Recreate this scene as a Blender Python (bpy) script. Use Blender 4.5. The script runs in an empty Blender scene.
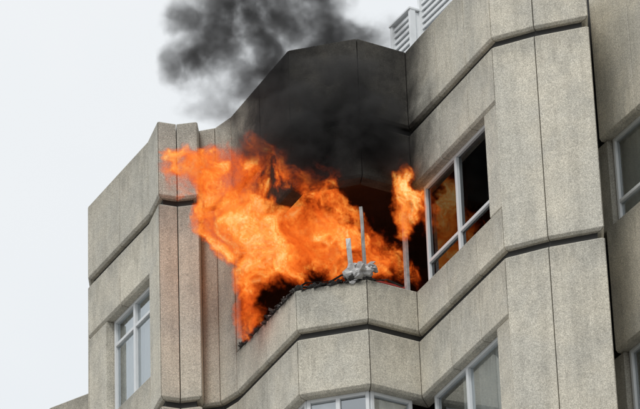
import bpy, bmesh, math, random
from mathutils import Vector, Matrix, noise as mnoise
random.seed(7)
scene=bpy.context.scene
CAM_Z=1.6
def col(o): scene.collection.objects.link(o); return o
# ------------------------------------------------------------------ node helper
class NT:
    def __init__(s,tree): s.t=tree; s.n=tree.nodes; s.l=tree.links
    def new(s,ty,**kw):
        n=s.n.new(ty)
        for k,v in kw.items(): setattr(n,k,v)
        return n
    def put(s,sock,v):
        if hasattr(v,'is_output') : s.l.new(v,sock)
        else: sock.default_value=v
    def m(s,op,a,b=None,c=None,clamp=False):
        n=s.new('ShaderNodeMath',operation=op,use_clamp=clamp)
        s.put(n.inputs[0],a)
        if b is not None: s.put(n.inputs[1],b)
        if c is not None: s.put(n.inputs[2],c)
        return n.outputs[0]
    def v(s,op,a,b=None,scale=None):
        n=s.new('ShaderNodeVectorMath',operation=op)
        s.put(n.inputs[0],a)
        if b is not None: s.put(n.inputs[1],b)
        if scale is not None: s.put(n.inputs[3],scale)
        return n.outputs['Value'] if op in('LENGTH','DOT_PRODUCT','DISTANCE') else n.outputs['Vector']
    def noise(s,vec,scale,detail=3,rough=.55,dist=0.,out='Fac'):
        n=s.new('ShaderNodeTexNoise'); s.put(n.inputs['Vector'],vec)
        n.inputs['Scale'].default_value=scale; n.inputs['Detail'].default_value=detail
        n.inputs['Roughness'].default_value=rough; n.inputs['Distortion'].default_value=dist
        return n.outputs[0] if out=='Fac' else n.outputs[1]
    def ss(s,x,a,b):
        n=s.new('ShaderNodeMapRange',interpolation_type='SMOOTHSTEP')
        s.put(n.inputs[0],x); n.inputs[1].default_value=a; n.inputs[2].default_value=b
        return n.outputs[0]
    def mix(s,f,a,b,mode='MIX'):
        n=s.new('ShaderNodeMix',data_type='RGBA',blend_type=mode)
        s.put(n.inputs[0],f); s.put(n.inputs[6],a); s.put(n.inputs[7],b)
        return n.outputs[2]
    def ramp(s,x,stops):
        n=s.new('ShaderNodeValToRGB'); e=n.color_ramp.elements
        while len(e)<len(stops): e.new(.5)
        for i,(p,c) in enumerate(stops): e[i].position=p; e[i].color=c
        s.put(n.inputs[0],x); return n.outputs[0]
def mat(name):
    m=bpy.data.materials.new(name); m.use_nodes=True
    t=NT(m.node_tree); b=m.node_tree.nodes['Principled BSDF']; return m,t,b
def simple(name,c,rough=.6,metal=0.,var=.15,scale=6.,bump=0.):
    m,t,b=mat(name); p=t.new('ShaderNodeNewGeometry').outputs['Position']
    n=t.noise(p,scale,4,.6)
    f=t.m('MULTIPLY_ADD',n,2*var,1-var)
    cc=t.v('SCALE',c[:3],scale=f); t.put(b.inputs['Base Color'],cc)
    b.inputs['Roughness'].default_value=rough; b.inputs['Metallic'].default_value=metal
    if bump:
        bn=t.new('ShaderNodeBump'); bn.inputs['Strength'].default_value=bump; bn.inputs['Distance'].default_value=.01
        t.put(bn.inputs['Height'],t.noise(p,scale*6,4,.7)); t.put(b.inputs['Normal'],bn.outputs[0])
    return m
# ------------------------------------------------------------------ concrete
def concrete():
    m,t,b=mat('exposed_aggregate_concrete')
    p=t.new('ShaderNodeNewGeometry').outputs['Position']
    sx=t.new('ShaderNodeSeparateXYZ'); t.put(sx.inputs[0],p); X,Y,Z=sx.outputs
    tone=t.new('ShaderNodeAttribute',attribute_name='tone').outputs['Fac']
    dtop=t.new('ShaderNodeAttribute',attribute_name='below_top').outputs['Fac']
    fine=t.noise(p,82,2,.75); fine2=t.noise(p,36,2,.7)
    big=t.noise(p,1.1,4,.6,.3); blot=t.noise(p,4.5,4,.7,.2)
    st=t.v('MULTIPLY',p,(7.,7.,.40)); streak=t.noise(st,1.,4,.65)
    v=t.m('MULTIPLY_ADD',t.ss(fine,.32,.68),.60,.71)
    v=t.m('MULTIPLY',v,t.m('MULTIPLY_ADD',fine2,.66,.68))
    v=t.m('MULTIPLY',v,t.m('MULTIPLY_ADD',t.ss(big,.3,.7),.16,.92))
    v=t.m('MULTIPLY',v,t.m('MULTIPLY_ADD',t.ss(blot,.3,.6),.12,.89))
    v=t.m('MULTIPLY',v,t.m('MULTIPLY_ADD',t.ss(streak,.34,.58),.14,.88))
    # rain-washed dirt running down from the top edge of each panel
    run=t.m('SUBTRACT',1.,t.ss(t.m('MULTIPLY_ADD',t.m('SUBTRACT',streak,.5),-2.2,dtop),.02,.42))
    v=t.m('MULTIPLY',v,t.m('MULTIPLY_ADD',run,-.24,1.))
    v=t.m('MULTIPLY',v,tone)
    base=t.mix(t.ss(big,.35,.65),(.555,.53,.46,1),(.575,.535,.445,1))
    c=t.v('SCALE',base,scale=v)
    n=t.noise(p,1.6,5,.6,.4); wob=t.m('MULTIPLY_ADD',n,1.0,-.5)
    xw=t.m('ADD',X,wob); zw=t.m('ADD',Z,wob)
    s1=t.ss(xw,-1.42,-.72)
    jam=t.m('MULTIPLY',t.ss(X,-1.23,-1.12),t.m('SUBTRACT',1.,t.ss(Z,28.9,29.0)))
    s1=t.m('MAXIMUM',s1,jam)
    s2=t.m('SUBTRACT',1.,t.ss(t.m('MULTIPLY_ADD',wob,.6,X),1.18,1.75))
    s3=t.ss(t.m('MULTIPLY_ADD',wob,.25,Z),27.3,27.8)
    hz=t.m('SUBTRACT',1.,t.ss(Y,48.7,49.3))
    soot=t.m('MULTIPLY',t.m('MULTIPLY',s1,s2),t.m('MULTIPLY',s3,hz))
    soot=t.m('MULTIPLY',soot,t.m('MULTIPLY_ADD',t.ss(blot,.3,.65),-.05,.97))
    top=t.m('MULTIPLY_ADD',t.ss(zw,30.4,31.3),-.04,1.)
    soot=t.m('MULTIPLY',soot,top)
    a=t.m('MULTIPLY',t.ss(xw,-1.5,-1.0),t.m('SUBTRACT',1.,t.ss(xw,.4,1.1)))
    q=t.m('SUBTRACT',1.,t.ss(t.m('ABSOLUTE',t.m('ADD',Z,-27.33)),.03,.17))
    sc=t.m('MULTIPLY',t.m('MULTIPLY',a,q),t.ss(t.noise(p,9,3,.7),.38,.52))
    soot=t.m('MAXIMUM',soot,t.m('MULTIPLY',sc,.93))
    c=t.mix(soot,c,(.020,.0185,.0175,1))
    t.put(b.inputs['Base Color'],c); b.inputs['Roughness'].default_value=.92
    b.inputs['Specular IOR Level'].default_value=.2
    bn=t.new('ShaderNodeBump'); bn.inputs['Strength'].default_value=.7; bn.inputs['Distance'].default_value=.006
    t.put(bn.inputs['Height'],fine2); t.put(b.inputs['Normal'],bn.outputs[0])
    return m
M_conc=concrete()
M_joint=simple('dark_joint_mastic',(.035,.034,.032),.9)
M_frame=simple('white_aluminium_frame',(.70,.72,.73),.4,0,.06,9)
M_char=simple('charred_interior',(.06,.042,.032),.95,0,.8,3,.4)
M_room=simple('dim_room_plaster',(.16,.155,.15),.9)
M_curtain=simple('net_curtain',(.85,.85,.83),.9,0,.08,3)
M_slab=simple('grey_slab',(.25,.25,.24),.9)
M_ash=simple('burnt_debris',(.05,.046,.043),.9,0,.9,14,.5)
M_white=simple('scorched_white_metal',(.46,.45,.44),.5,.2,.7,11,.3)
M_grey=simple('scorched_grey_metal',(.25,.24,.23),.5,.3,.7,9,.3)
M_red=simple('red_painted_rail',(.35,.04,.03),.5)
def glassmat(name,tint,rfl):
    m=bpy.data.materials.new(name); m.use_nodes=True; t=NT(m.node_tree); t.n.clear()
    o=t.new('ShaderNodeOutputMaterial'); tr=t.new('ShaderNodeBsdfTransparent'); tr.inputs[0].default_value=(*tint,1)
    gl=t.new('ShaderNodeBsdfGlossy'); gl.inputs['Roughness'].default_value=.03; gl.inputs[0].default_value=(.85,.9,.93,1)
    p=t.new('ShaderNodeNewGeometry').outputs['Position']
    bn=t.new('ShaderNodeBump'); bn.inputs['Strength'].default_value=.08; bn.inputs['Distance'].default_value=.02
    t.put(bn.inputs['Height'],t.noise(p,1.5,2)); t.put(gl.inputs['Normal'],bn.outputs[0])
    f=t.new('ShaderNodeFresnel'); f.inputs[0].default_value=1.5
    fac=t.m('ADD',f.outputs[0],rfl,clamp=True)
    mx=t.new('ShaderNodeMixShader'); t.put(mx.inputs[0],fac); t.put(mx.inputs[1],tr.outputs[0]); t.put(mx.inputs[2],gl.outputs[0])
    t.put(o.inputs[0],mx.outputs[0]); return m
M_glass=glassmat('window_glass',(.92,.95,.95),.34)
M_glassdk=glassmat('sooty_window_glass',(.35,.3,.27),.02)
# ------------------------------------------------------------------ building empty
bld=col(bpy.data.objects.new('concrete_apartment_block',None))
def child(name,me,mats,parent=bld,bevel=0):
    o=col(bpy.data.objects.new(name,me)); o.parent=parent
    for m in mats: me.materials.append(m)
    if bevel:
        b=o.modifiers.new('bevel','BEVEL'); b.width=bevel; b.segments=2; b.limit_method='ANGLE'; b.angle_limit=math.radians(25)
    return o
P=[(-3.25,62.),(-3.41,50.85),(-2.43,49.05),(-2.26,48.50),(-2.0,48.60),(-1.70,48.55),(-1.685,48.80),(-1.46,48.74),
   (-1.22,48.45),(-.37,46.75),(.585,46.5),(1.25,46.9),(2.335,44.72),(2.89,44.47),(3.60,44.26),(3.66,45.95),
   (5.25,43.1),(5.45,42.6),(6.2,42.45),(6.9,42.9),(8.4,40.2),(9.4,39.9),(9.6,60.)]
P=[Vector(p) for p in P]
NS=len(P)-1
D=[(P[i+1]-P[i]).normalized() for i in range(NS)]
N=[Vector((d.y,-d.x)) for d in D]
LEN=[(P[i+1]-P[i]).length for i in range(NS)]
def mitre(i):
    if i<=0: return N[0]
    if i>=NS: return N[-1]
    a,b=N[i-1],N[i]; return (a+b)/max(.15,(1+a.dot(b)))
def pt(i,t,o):
    if t<=0: return P[i]+mitre(i)*o
    if t>=1: return P[i+1]+mitre(i+1)*o
    return P[i].lerp(P[i+1],t)+N[i]*o
class Sweep:
    def __init__(s):
        s.bm=bmesh.new(); s.lay=s.bm.faces.layers.float.new('tone'); s.bt=s.bm.verts.layers.float.new('below_top')
    def panel(s,i,t0,t1,prof,gap=.006,tone=None):
        if tone is None: tone=random.uniform(.90,1.06)
        A=[];B=[]; zt=max(z for o,z in prof)
        for o,z in prof:
            a=pt(i,t0,o)+D[i]*gap; b=pt(i,t1,o)-D[i]*gap
            A.append(s.bm.verts.new((a.x,a.y,z))); B.append(s.bm.verts.new((b.x,b.y,z)))
            A[-1][s.bt]=zt-z; B[-1][s.bt]=zt-z
        fs=[]; n=len(prof)
        for k in range(n):
            fs.append(s.bm.faces.new((A[k],A[(k+1)%n],B[(k+1)%n],B[k])))
        fs.append(s.bm.faces.new(A[::-1])); fs.append(s.bm.faces.new(B))
        for f in fs: f[s.lay]=tone
    def done(s,name,mats,bevel=.006,parent=bld):
        bmesh.ops.recalc_face_normals(s.bm,faces=s.bm.faces)
        me=bpy.data.meshes.new(name); s.bm.to_mesh(me); s.bm.free()
        return child(name,me,mats,parent,bevel)
def prof(h0,h1,th=.22,cb=.035,ct=.02,out=0.):
    z0,z1=h0+CAM_Z,h1+CAM_Z
    return [(out-th,z0),(out-cb*.9,z0),(out,z0+cb),(out,z1-ct),(out-ct,z1),(out-th,z1)]
G0=28.18; ST=3.18; TOP=29.47; NK=9
G=[G0-ST*k for k in range(NK)]
SP=.69; LT=.91; gp=.055
joints={1:[.53],8:[.5],11:[.36,.70],15:[.33,.66],9:[],10:[],19:[.5]}
windowed=[1,8,9,10,11,15,19]
par=Sweep(); sp=Sweep(); li=Sweep(); so=Sweep(); bk=Sweep()
def runs(i,a=0,b=1):
    j=[a]+[x for x in joints.get(i,[]) if a<x<b]+[b]
    return zip(j[:-1],j[1:])
for i in range(NS):
    top=TOP if i<15 else 30.6
    if i==15:
        for a,b in runs(i,.055,1): par.panel(i,a,b,prof(27.25,top),.007)
    else:
        for a,b in runs(i): par.panel(i,a,b,prof(G0+gp,top))
    for k in range(NK):
        g=G[k]; gn=g-ST; bot=max(gn+gp,-CAM_Z)
        if i in windowed:
            if i==15:
                for a,b in runs(i,.055,1):
                    sp.panel(i,a,b,prof(g-.93-ST,g-.93-1.33,ct=.03))
                bk.panel(i,0,1,[(-.26,g-ST+CAM_Z-.9),(-.20,g-ST+CAM_Z-.9),(-.20,g-ST+CAM_Z+.85),(-.26,g-ST+CAM_Z+.85)],0,1)
                so.panel(i,.0,.085,prof(g-.93-1.33+.008,g-.93-.008,th=.2,cb=.01,out=-.06),.006,.7)
                continue
            for a,b in runs(i): li.panel(i,a,b,prof(g-LT,g-gp,ct=.03))
            for a,b in runs(i): sp.panel(i,a,b,prof(gn+gp,gn+SP,ct=.02))
            if i==1: so.panel(i,0,.29,prof(gn+SP+.008,g-LT-.008,th=.2,cb=.01,out=-.012))
            if i==11: so.panel(i,.86,1,prof(gn+SP+.008,g-LT-.008,th=.2,cb=.01,out=-.012))
            if i==8: so.panel(i,0,.09,prof(gn+SP+.008,g-LT-.008,th=.2,cb=.01,out=-.012))
        else:
            so.panel(i,0,1,prof(gn+gp,g-gp,ct=.03),.006, None if i not in(6,) else .8)
        bk.panel(i,0,1,[(-.17,g+CAM_Z-.12),(-.085,g+CAM_Z-.12),(-.085,g+CAM_Z+.12),(-.17,g+CAM_Z+.12)],0,1)
    bk.panel(i,0,1,[(-.20,0.),(-.235,0.),(-.235,.9),(-.20,.9)],0,1)
    if i not in windowed:
        bk.panel(i,0,1,[(-.19,.3),(-.235,.3),(-.235,top+CAM_Z-.1),(-.19,top+CAM_Z-.1)],0,1)
    else:
        z0=(27.3 if i==15 else G0-LT+.05)+CAM_Z
        bk.panel(i,0,1,[(-.19,z0),(-.235,z0),(-.235,top+CAM_Z-.1),(-.19,top+CAM_Z-.1)],0,1)
par.done('parapet_panels',[M_conc]); sp.done('spandrel_panels',[M_conc]); li.done('lintel_panels',[M_conc]); so.done('wall_panels',[M_conc])
bk.done('joint_backing',[M_joint],0)
def slab(name,z0,z1,m,off=-.24,back=56.,rng=(0,NS)):
    pts=[]
    for i in range(rng[0],rng[1]+1):
        q=P[i]+mitre(i)*off; pts.append((q.x,min(q.y,back)))
    bm=bmesh.new(); vs=[bm.verts.new((x,y,z0)) for x,y in pts]
    f=bm.faces.new(vs); r=bmesh.ops.extrude_face_region(bm,geom=[f])
    for v in [e for e in r['geom'] if isinstance(e,bmesh.types.BMVert)]: v.co.z=z1
    bmesh.ops.recalc_face_normals(bm,faces=bm.faces); me=bpy.data.meshes.new(name); bm.to_mesh(me); bm.free()
    return child(name,me,[m])
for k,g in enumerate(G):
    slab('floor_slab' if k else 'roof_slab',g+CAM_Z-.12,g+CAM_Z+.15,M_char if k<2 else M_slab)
def boxmesh(bm,c,sx,sy,sz,rot=None):
    r=bmesh.ops.create_cube(bm,size=1.0)
    M=Matrix.Translation(c)@(rot.to_4x4() if rot else Matrix())@Matrix.Diagonal((sx,sy,sz,1))
    bmesh.ops.transform(bm,matrix=M,verts=r['verts']); return r['verts']
def frommesh(bm,name,mats,parent=bld,bevel=0,smooth=False):
    me=bpy.data.meshes.new(name); bm.to_mesh(me); bm.free()
    if smooth:
        for p in me.polygons: p.use_smooth=True
    return child(name,me,mats,parent,bevel)
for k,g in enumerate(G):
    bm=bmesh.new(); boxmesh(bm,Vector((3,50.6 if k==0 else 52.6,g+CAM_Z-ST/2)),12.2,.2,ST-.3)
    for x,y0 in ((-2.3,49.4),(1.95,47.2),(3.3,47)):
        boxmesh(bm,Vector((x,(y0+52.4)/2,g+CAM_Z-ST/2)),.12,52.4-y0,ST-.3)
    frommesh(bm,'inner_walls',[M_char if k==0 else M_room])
# ------------------------------------------------------------------ windows
def wbox(bm,i,s0,s1,o0,o1,z0,z1):
    p=[P[i]+D[i]*s+N[i]*o for s,o in ((s0,o0),(s1,o0),(s1,o1),(s0,o1))]
    a=[bm.verts.new((q.x,q.y,z0)) for q in p]; b=[bm.verts.new((q.x,q.y,z1)) for q in p]
    bm.faces.new(a); bm.faces.new(b)
    for k in range(4): bm.faces.new((a[k],a[(k+1)%4],b[(k+1)%4],b[k]))
def window(i,s0,s1,h0,h1,rec=.13,mull=(.5,),trans=(.28,),glass=M_glass,curt=False,w=.05):
    z0,z1=h0+CAM_Z,h1+CAM_Z
    bm=bmesh.new(); O0,O1=-rec-.07,-rec
    wbox(bm,i,s0,s0+w,O0,O1,z0,z1); wbox(bm,i,s1-w,s1,O0,O1,z0,z1)
    wbox(bm,i,s0+w,s1-w,O0,O1,z0,z0+w); wbox(bm,i,s0+w,s1-w,O0,O1,z1-w,z1)
    ms=[s0+(s1-s0)*m for m in mull]
    for m in ms: wbox(bm,i,m-w*.6,m+w*.6,O0+.002,O1+.006,z0+w,z1-w)
    for t in trans:
        z=z0+(z1-z0)*t; e=[s0+w]+sum([[m-w*.6,m+w*.6] for m in ms],[])+[s1-w]
        for a,b in zip(e[::2],e[1::2]): wbox(bm,i,a,b,O0+.004,O1-.003,z-w*.5,z+w*.5)
    wbox(bm,i,s0-.01,s1+.01,O1-.01,O1+.05,z0-.035,z0-.003)
    bmesh.ops.recalc_face_normals(bm,faces=bm.faces)
    frommesh(bm,'window_frame',[M_frame],bevel=.006)
    if glass:
        bm=bmesh.new(); a=P[i]+D[i]*(s0+.02)+N[i]*(-rec-.04); b=P[i]+D[i]*(s1-.02)+N[i]*(-rec-.04)
        bm.faces.new([bm.verts.new(c) for c in ((a.x,a.y,z0+.02),(b.x,b.y,z0+.02),(b.x,b.y,z1-.02),(a.x,a.y,z1-.02))])
        frommesh(bm,'window_glazing',[glass])
    if curt:
        bm=bmesh.new(); n=int((s1-s0)/.012); prev=None
        c0,c1=curt if isinstance(curt,tuple) else (0,1)
        for q in range(n+1):
            s=s0+(s1-s0)*(c0+(c1-c0)*q/n); o=-rec-.13+.018*math.sin(s*46+math.sin(s*9)*2)
            p=P[i]+D[i]*s+N[i]*o; cur=(bm.verts.new((p.x,p.y,z0-.1)),bm.verts.new((p.x,p.y,z1+.05)))
            if prev: bm.faces.new((prev[0],cur[0],cur[1],prev[1]))
            prev=cur
        frommesh(bm,'net_curtain',[M_curtain],smooth=True)
for k,g in enumerate(G[:-1]):
    h1=g-LT+.0; h0=g-ST+SP+.035
    window(1,LEN[1]*.29+.01,LEN[1]-.14,h0,h1,mull=(.52,),trans=(.74,),curt=True)
    fire=(k==0)
    window(11,.10,LEN[11]*.86-.01,h0,h1,mull=(.47,),trans=(.24,),glass=M_glassdk if fire else M_glass,curt=False if fire else (.3,1))
    window(15,.30,LEN[15]-.1,g-.93-1.33+.035,g-.93,mull=(.3,.62),trans=(.25,),curt=(0,.6))
    window(19,.1,LEN[19]-.1,h0,h1,curt=True)
    if not fire:
        window(8,LEN[8]*.09+.08,LEN[8]-.07,h0,h1,mull=(.35,.68),trans=(.72,),curt=(.2,.8))
        window(9,.07,LEN[9]-.07,h0,h1,mull=(.5,),trans=(.72,),curt=(0,.5))
        window(10,.07,LEN[10]-.07,h0,h1,mull=(),trans=(.72,),curt=(.3,1))
Z0=G[1]+SP+CAM_Z
bm=bmesh.new()
wbox(bm,10,.08,LEN[10]-.03,-.19,-.12,Z0+.005,Z0+.055)
wbox(bm,10,LEN[10]-.07,LEN[10]-.02,-.19,-.12,Z0+.06,Z0+1.5)
wbox(bm,9,.55,LEN[9]-.1,-.19,-.12,Z0+.005,Z0+.04)
bmesh.ops.recalc_face_normals(bm,faces=bm.faces)
frommesh(bm,'burnt_window_frame',[M_white],bevel=.005)
bm=bmesh.new(); wbox(bm,10,.06,LEN[10]-.03,-.20,-.18,Z0+.11,Z0+.135); bmesh.ops.recalc_face_normals(bm,faces=bm.faces)
frommesh(bm,'red_handrail',[M_red])
# ------------------------------------------------------------------ wreckage
wreck=col(bpy.data.objects.new('twisted_window_wreckage',None))
def strip(pts,w,th,name,m):
    bm=bmesh.new(); prev=None
    for k,p in enumerate(pts):
        p=Vector(p); tw=.25*math.sin(k*1.3)
        a=Vector((math.cos(tw),math.sin(tw),0))*w/2; b=Vector((-math.sin(tw),math.cos(tw),0))*th/2
        ring=[bm.verts.new(p+s*a+q*b) for s,q in((-1,-1),(1,-1),(1,1),(-1,1))]
        if prev:
            for j in range(4): bm.faces.new((prev[j],prev[(j+1)%4],ring[(j+1)%4],ring[j]))
        else: bm.faces.new(ring)
        prev=ring
    bm.faces.new(prev[::-1]); bmesh.ops.recalc_face_normals(bm,faces=bm.faces)
    frommesh(bm,name,[m],wreck)
x,y=.56,46.62
strip([(x+.01,y,Z0),(x+.005,y,Z0+.3),(x-.003,y,Z0+.6),(x-.002,y,Z0+.9),(x-.012,y,Z0+1.16)],.045,.04,'bent_mullion',M_grey)
strip([(x-.16,y-.02,Z0+.05),(x-.18,y-.03,Z0+.25),(x-.195,y-.05,Z0+.5),(x-.20,y-.04,Z0+.66)],.065,.02,'bent_sash',M_white)
strip([(x-.22,y-.05,Z0+.15),(x-.05,y-.16,Z0+.22),(x+.1,y-.12,Z0+.14)],.05,.02,'folded_rail',M_white)
strip([(x-.02,y-.1,Z0+.03),(x+.06,y-.13,Z0+.2),(x+.12,y-.1,Z0+.26)],.06,.02,'torn_flap',M_white)
strip([(x+.1,y-.02,Z0+.02),(x+.3,y+.12,Z0+.10),(x+.5,y+.25,Z0+.06)],.03,.03,'dropped_bar',M_ash)
strip([(x-.45,y+.0,Z0+.04),(x-.3,y-.06,Z0+.10),(x-.12,y-.08,Z0+.05)],.03,.03,'charred_bar',M_ash)
strip([(x-.95,y+.2,Z0+.03),(x-.78,y+.1,Z0+.09),(x-.5,y+.0,Z0+.04)],.035,.02,'charred_trim',M_ash)
def crumple(name,c,r,seed,m,sc=(1,1,.7)):
    bm=bmesh.new(); bmesh.ops.create_icosphere(bm,subdivisions=3,radius=1)
    for v in bm.verts:
        n=mnoise.noise(v.co*1.6+Vector((seed,0,0)))+.6*mnoise.noise(v.co*4+Vector((0,seed,0)))
        v.co=v.co*(1+.65*n)
        v.co=Vector((v.co.x*sc[0]*r+c[0],v.co.y*sc[1]*r+c[1],v.co.z*sc[2]*r+c[2]))
    frommesh(bm,name,[m],wreck)
crumple('crumpled_sheet',(x-.03,y-.09,Z0+.12),.125,1.,M_white,(1,1,.9))
crumple('crumpled_sheet_fold',(x-.14,y-.06,Z0+.12),.12,5.,M_white,(1.,.8,1.2))
crumple('crumpled_sheet_corner',(x+.09,y-.08,Z0+.17),.08,9.,M_white)
crumple('melted_lump',(x-.05,y+.02,Z0+.03),.15,12.,M_ash,(1.3,1,.5))
bm=bmesh.new()
def chunk(c,r,fl=1.):
    q=bmesh.ops.create_icosphere(bm,subdivisions=1,radius=1)['verts']
    s=Vector((random.uniform(.6,1.8),random.uniform(.6,1.5),random.uniform(.3,1.0)*fl))*r
    R=Matrix.Rotation(random.uniform(0,6.3),3,Vector((random.random()-.5,random.random()-.5,1)).normalized())
    for v in q:
        k=1+random.uniform(-.35,.35); v.co=R@Vector((v.co.x*s.x*k,v.co.y*s.y*k,v.co.z*s.z*k))+c
for q in range(620):
    i=8 if random.random()<.62 else 9
    s=random.uniform(.1,LEN[8]) if i==8 else random.uniform(0,LEN[9]*.9)
    o=-random.random()**1.5*.2+.012; p=P[i]+D[i]*s+N[i]*o
    chunk(Vector((p.x,p.y,Z0+random.uniform(-.015,.04))),random.choice((.012,.018,.025,.04)),.6)
frommesh(bm,'charred_rubble',[M_ash],wreck)
bm=bmesh.new()
for q in range(60):
    i=8 if random.random()<.4 else 9
    s=random.uniform(.6,LEN[i]*.95); p=P[i]+D[i]*s+N[i]*random.uniform(-.10,.02)
    chunk(Vector((p.x,p.y,Z0+random.uniform(.0,.06))),random.uniform(.008,.024),.4)
frommesh(bm,'pale_flakes',[M_white],wreck)
# ------------------------------------------------------------------ rooftop louvred plant screen
pl=col(bpy.data.objects.new('rooftop_plant_housing',None))
def pbox(bm,a,d,n,s0,s1,o0,o1,z0,z1,tilt=0):
    p=[a+d*s+n*o for s,o in ((s0,o0),(s1,o0),(s1,o1),(s0,o1))]
    A=[bm.verts.new((q.x,q.y,z0+(tilt if k<2 else 0))) for k,q in enumerate(p)]; B=[bm.verts.new((q.x,q.y,z1+(tilt if k<2 else 0))) for k,q in enumerate(p)]
    bm.faces.new(A); bm.faces.new(B)
    for k in range(4): bm.faces.new((A[k],A[(k+1)%4],B[(k+1)%4],B[k]))
M_louv=simple('white_louvre',(.80,.82,.83),.5,0,.05,4)
def louvre(a,d,L,z0,z1,name):
    n=Vector((d.y,-d.x)); bm=bmesh.new()
    pbox(bm,a,d,n,0,L,-1.6,-.06,z0,z1)
    pbox(bm,a,d,n,-.03,.03,-.058,.03,z0,z1+.02); pbox(bm,a,d,n,L-.03,L+.03,-.058,.03,z0,z1+.02)
    z=z0+.05
    while z<z1-.05: pbox(bm,a,d,n,.032,L-.032,-.055,.0,z,z+.05,.03); z+=.11
    pbox(bm,a,d,n,-.04,L+.04,-1.62,.05,z1+.021,z1+.05)
    bmesh.ops.recalc_face_normals(bm,faces=bm.faces); frommesh(bm,name,[M_louv],pl)
louvre(Vector((1.20,51.3)),Vector((.5,-.87)).normalized(),.55,G0+CAM_Z+.16,32.65+CAM_Z,'low_louvre_box')
louvre(Vector((1.62,50.9)),Vector((.5,-.87)).normalized(),2.2,G0+CAM_Z+.16,33.1+CAM_Z,'tall_louvre_box')
# ------------------------------------------------------------------ adjoining wing
wing=col(bpy.data.objects.new('adjoining_concrete_wing',None))
bm=bmesh.new(); lay=bm.faces.layers.float.new('tone'); bt=bm.verts.layers.float.new('below_top')
W=[(-4.33,55.6),(-3.35,54.9),(-3.3,60),(-4.6,61)]
for z0,z1,off in ((0,27.9,0),(27.95,30.2,.05)):
    c=Vector((-3.8,57.5)); pts=[c+(Vector(p)-c)*(1+off*.3) for p in W]
    A=[bm.verts.new((p.x,p.y,z0)) for p in pts]; B_=[bm.verts.new((p.x,p.y,z1)) for p in pts]
    for v in A: v[bt]=z1-z0
    bm.faces.new(A); bm.faces.new(B_)
    for k in range(4): bm.faces.new((A[k],A[(k+1)%4],B_[(k+1)%4],B_[k]))
for f in bm.faces: f[lay]=.75
bmesh.ops.recalc_face_normals(bm,faces=bm.faces); frommesh(bm,'wing_walls',[M_conc],wing,.02)
# ------------------------------------------------------------------ ground
def sheet(name,x0,x1,y0,y1,z,m):
    bm=bmesh.new(); bm.faces.new([bm.verts.new(c) for c in((x0,y0,z),(x1,y0,z),(x1,y1,z),(x0,y1,z))])
    me=bpy.data.meshes.new(name); bm.to_mesh(me); bm.free(); o=col(bpy.data.objects.new(name,me)); me.materials.append(m); return o
sheet('ground',-900,900,-900,900,-.01,simple('paving',(.22,.21,.2),.9,0,.2,1.5))
sheet('road',-900,900,14,24,-.004,simple('asphalt',(.05,.05,.052),.9,0,.2,3))
# ------------------------------------------------------------------ fire & smoke volumes
def field_volume(name,lo,hi,res,blobs,build,material,step):
    ng=bpy.data.node_groups.new(name+'_field','GeometryNodeTree')
    ng.interface.new_socket('Geometry',in_out='OUTPUT',socket_type='NodeSocketGeometry')
    ng.interface.new_socket('Geometry',in_out='INPUT',socket_type='NodeSocketGeometry')
    t=NT(ng); out=t.new('NodeGroupOutput')
    p=t.new('GeometryNodeInputPosition').outputs[0]
    dens=build(t,p,blobs)
    vc=t.new('GeometryNodeVolumeCube'); t.put(vc.inputs['Density'],dens)
    vc.inputs['Min'].default_value=lo; vc.inputs['Max'].default_value=hi
    for a,k in zip('XYZ',range(3)): vc.inputs['Resolution '+a].default_value=max(8,int((hi[k]-lo[k])/res))
    sm=t.new('GeometryNodeSetMaterial'); t.put(sm.inputs['Geometry'],vc.outputs[0]); sm.inputs['Material'].default_value=material
    t.put(out.inputs[0],sm.outputs[0])
    v=bpy.data.volumes.new(name); v.materials.append(material); v.render.step_size=step
    o=col(bpy.data.objects.new(name,v))
    md=o.modifiers.new('field','NODES'); md.node_group=ng; return o
def env_of(t,p,blobs):
    tot=None
    for c,r,w in blobs:
        q=t.v('DIVIDE',t.v('SUBTRACT',p,c),r); d2=t.v('DOT_PRODUCT',q,q)
        e=t.m('MULTIPLY',t.m('MAXIMUM',t.m('SUBTRACT',1.,d2),0.),w)
        tot=e if tot is None else t.m('ADD',tot,e)
    return tot
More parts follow.
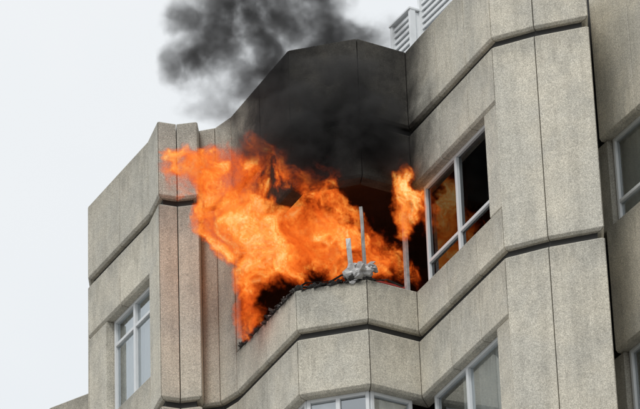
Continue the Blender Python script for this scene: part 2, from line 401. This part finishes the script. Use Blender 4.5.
def fire_field(t,p,blobs):
    w1=t.v('SCALE',t.v('SUBTRACT',t.noise(p,1.2,2,.5,out='C'),(.5,.5,.5)),scale=1.0)
    w2=t.v('SCALE',t.v('SUBTRACT',t.noise(p,3.6,2,.5,out='C'),(.5,.5,.5)),scale=.36)
    w3=t.v('SCALE',t.v('SUBTRACT',t.noise(p,11.,2,.5,out='C'),(.5,.5,.5)),scale=.10)
    pw=t.v('ADD',t.v('ADD',t.v('ADD',p,w1),w2),w3)
    env=t.m('MINIMUM',env_of(t,t.v('ADD',p,t.v('ADD',t.v('SCALE',w1,scale=.35),t.v('ADD',w2,w3))),blobs),1.25)
    a=(-.5,-.1,.86); b=(.86,0.,.5)
    cx=t.new('ShaderNodeCombineXYZ')
    t.put(cx.inputs[0],t.m('MULTIPLY',t.v('DOT_PRODUCT',pw,a),.30))
    t.put(cx.inputs[1],t.v('DOT_PRODUCT',pw,b)); t.put(cx.inputs[2],t.m('MULTIPLY',t.v('DOT_PRODUCT',pw,(.1,1.,.1)),.6))
    n=t.noise(cx.outputs[0],4.2,6,.67,.3)
    n2=t.noise(cx.outputs[0],14.,3,.62,.6)
    heat=t.m('MULTIPLY_ADD',t.ss(t.noise(pw,1.7,2,.5,.2),.40,.60),.65,.28)
    rid=t.m('SUBTRACT',1.,t.m('MULTIPLY',t.m('ABSOLUTE',t.m('SUBTRACT',n2,.5)),8.))
    rid=t.m('MAXIMUM',rid,0.)
    body=t.m('MULTIPLY_ADD',t.m('SUBTRACT',n,.5),8.,t.m('MULTIPLY_ADD',env,1.8,-1.12))
    body=t.m('MAXIMUM',body,0.); body=t.m('MINIMUM',body,1.3)
    d=t.m('MULTIPLY',t.m('MULTIPLY',body,heat),t.m('MULTIPLY_ADD',rid,.87,.13))
    return t.m('MULTIPLY',d,t.ss(env,0.,.4))
def smoke_field(t,p,blobs):
    w1=t.v('SCALE',t.v('SUBTRACT',t.noise(p,1.1,2,.5,out='C'),(.5,.5,.5)),scale=.9)
    w2=t.v('SCALE',t.v('SUBTRACT',t.noise(p,3.2,3,.55,out='C'),(.5,.5,.5)),scale=.42)
    w3=t.v('SCALE',t.v('SUBTRACT',t.noise(p,9.,2,.55,out='C'),(.5,.5,.5)),scale=.12)
    pw=t.v('ADD',t.v('ADD',t.v('ADD',p,w1),w2),w3)
    env=env_of(t,t.v('ADD',p,t.v('ADD',t.v('SCALE',w1,scale=.5),t.v('ADD',w2,w3))),blobs)
    n=t.noise(pw,2.2,7,.64,.3)
    d=t.m('MULTIPLY_ADD',t.m('SUBTRACT',n,.5),5.2,.62)
    d=t.m('MINIMUM',t.m('MAXIMUM',d,0.04),1.9)
    return t.m('MULTIPLY',d,env)
def volmat(name):
    m=bpy.data.materials.new(name); m.use_nodes=True; t=NT(m.node_tree); t.n.clear(); o=t.new('ShaderNodeOutputMaterial'); return m,t,o
M_fire,t,o=volmat('flame_volume')
at=t.new('ShaderNodeAttribute',attribute_name='density').outputs['Fac']
cr=t.ramp(at,[(0.,(.16,.012,.002,1)),(.07,(.42,.040,.004,1)),(.22,(.80,.115,.012,1)),(.46,(1.,.26,.032,1)),(.74,(1.,.47,.10,1)),(1.,(1.,.76,.34,1))])
kk=t.m('MULTIPLY',at,19.)
em=t.new('ShaderNodeEmission'); t.put(em.inputs[0],cr); t.put(em.inputs[1],t.m('MULTIPLY',kk,1.22))
ab=t.new('ShaderNodeVolumeAbsorption'); ab.inputs[0].default_value=(0,0,0,1); t.put(ab.inputs[1],kk)
ad=t.new('ShaderNodeAddShader'); t.put(ad.inputs[0],em.outputs[0]); t.put(ad.inputs[1],ab.outputs[0]); t.put(o.inputs['Volume'],ad.outputs[0])
M_smoke,t,o=volmat('smoke_volume')
pv=t.new('ShaderNodeVolumePrincipled'); pv.inputs['Color'].default_value=(.14,.137,.135,1); pv.inputs['Density'].default_value=8.
t.put(o.inputs['Volume'],pv.outputs[0])
def B(x,y,h,rx,ry,rh,w=1.): return ((x,y,h+CAM_Z),(rx,ry,rh),w)
fire_blobs=[B(-1.69,47.4,27.9,.55,.4,.46,1.2),B(-2.0,47.3,28.02,.30,.3,.28),B(-1.07,47.4,27.96,.7,.45,.6,1.1),B(-1.34,47.4,27.3,.52,.4,.75,1.4),
 B(-.865,47.35,26.95,.8,.45,.65,1.4),B(-.29,47.3,26.76,.8,.5,.55,1.3),B(-1.02,47.5,26.0,.28,.3,.74,1.9),B(-.58,47.2,26.3,.65,.4,.45,1.4),
 B(.22,47.7,26.85,.75,.5,.7,1.1),B(-.3,47.6,27.5,.8,.5,.6,.9),B(.85,48.1,26.6,.6,.5,.75,.55),
 B(-.38,46.8,27.45,.55,.3,.6,.9),B(.0,46.55,27.15,.4,.25,.5,.65),
 B(1.18,46.75,27.0,.21,.22,.68,1.8),B(1.32,46.7,26.85,.18,.2,.45,1.),B(1.5,47.1,27.0,.25,.3,.45,1.)]
smoke_blobs=[B(.16,46.5,27.6,.75,.4,.45,1.),B(.71,46.3,28.0,.55,.4,.55,1.),B(-.22,46.3,28.15,.65,.4,.5,.8),B(-.6,46.7,27.95,.6,.4,.4,.6),
 B(.96,46.5,27.6,.35,.35,.4,1.),B(.33,46.3,28.6,.75,.4,.45,.7),B(-.6,46.8,29.0,.65,.4,.5,.75),B(-1.06,46.8,29.5,.75,.4,.48,.8),
 B(-1.72,46.8,29.35,.55,.35,.4,.8),B(-.04,46.8,29.7,.95,.4,.5,.85),B(.75,46.8,29.75,.65,.35,.35,.5),B(-1.25,46.9,28.75,.65,.3,.42,.4),
 B(-1.3,46.9,30.1,.9,.4,.5,.9),B(-.4,46.9,30.5,1.2,.5,.7,.7)]
field_volume('flames',(-2.7,46.1,25.0+CAM_Z),(1.9,48.8,29.0+CAM_Z),.017,fire_blobs,fire_field,M_fire,.04)
field_volume('smoke_plume',(-2.8,45.7,26.8+CAM_Z),(1.8,47.6,31.4+CAM_Z),.026,smoke_blobs,smoke_field,M_smoke,.12)
# ------------------------------------------------------------------ world, sun, camera
w=bpy.data.worlds.new('World'); scene.world=w; w.use_nodes=True; t=NT(w.node_tree); t.n.clear()
el,az=math.radians(48),math.radians(200)
sk=t.new('ShaderNodeTexSky',sky_type='NISHITA'); sk.sun_disc=False; sk.sun_elevation=el; sk.sun_rotation=az
tc=t.new('ShaderNodeTexCoord').outputs['Generated']
cl=t.noise(tc,2.5,5,.6)
cloud=t.mix(t.ss(cl,.3,.7),(8.8,9.2,9.5,1),(9.6,9.8,9.9,1))
cc=t.mix(.9,sk.outputs[0],cloud)
bg=t.new('ShaderNodeBackground'); t.put(bg.inputs[0],cc); bg.inputs[1].default_value=.1
o=t.new('ShaderNodeOutputWorld'); t.put(o.inputs[0],bg.outputs[0])
sl=bpy.data.lights.new('sun','SUN'); sl.energy=1.4; sl.angle=math.radians(14); sl.color=(1,.98,.94)
s=col(bpy.data.objects.new('sun',sl))
sd=Vector((math.sin(az)*math.cos(el),math.cos(az)*math.cos(el),math.sin(el)))
s.rotation_euler=sd.to_track_quat('Z','Y').to_euler()
cd=bpy.data.cameras.new('camera'); cd.lens=225; cd.sensor_width=36; cd.clip_end=3000; cd.clip_start=.5
c=col(bpy.data.objects.new('camera',cd)); c.location=(0,0,CAM_Z)
c.rotation_euler=(Matrix.Rotation(math.radians(120),3,'X')@Matrix.Rotation(-.036,3,'Z')).to_euler()
scene.camera=c
scene.view_settings.view_transform='Standard'; scene.view_settings.look='None'; scene.view_settings.exposure=0
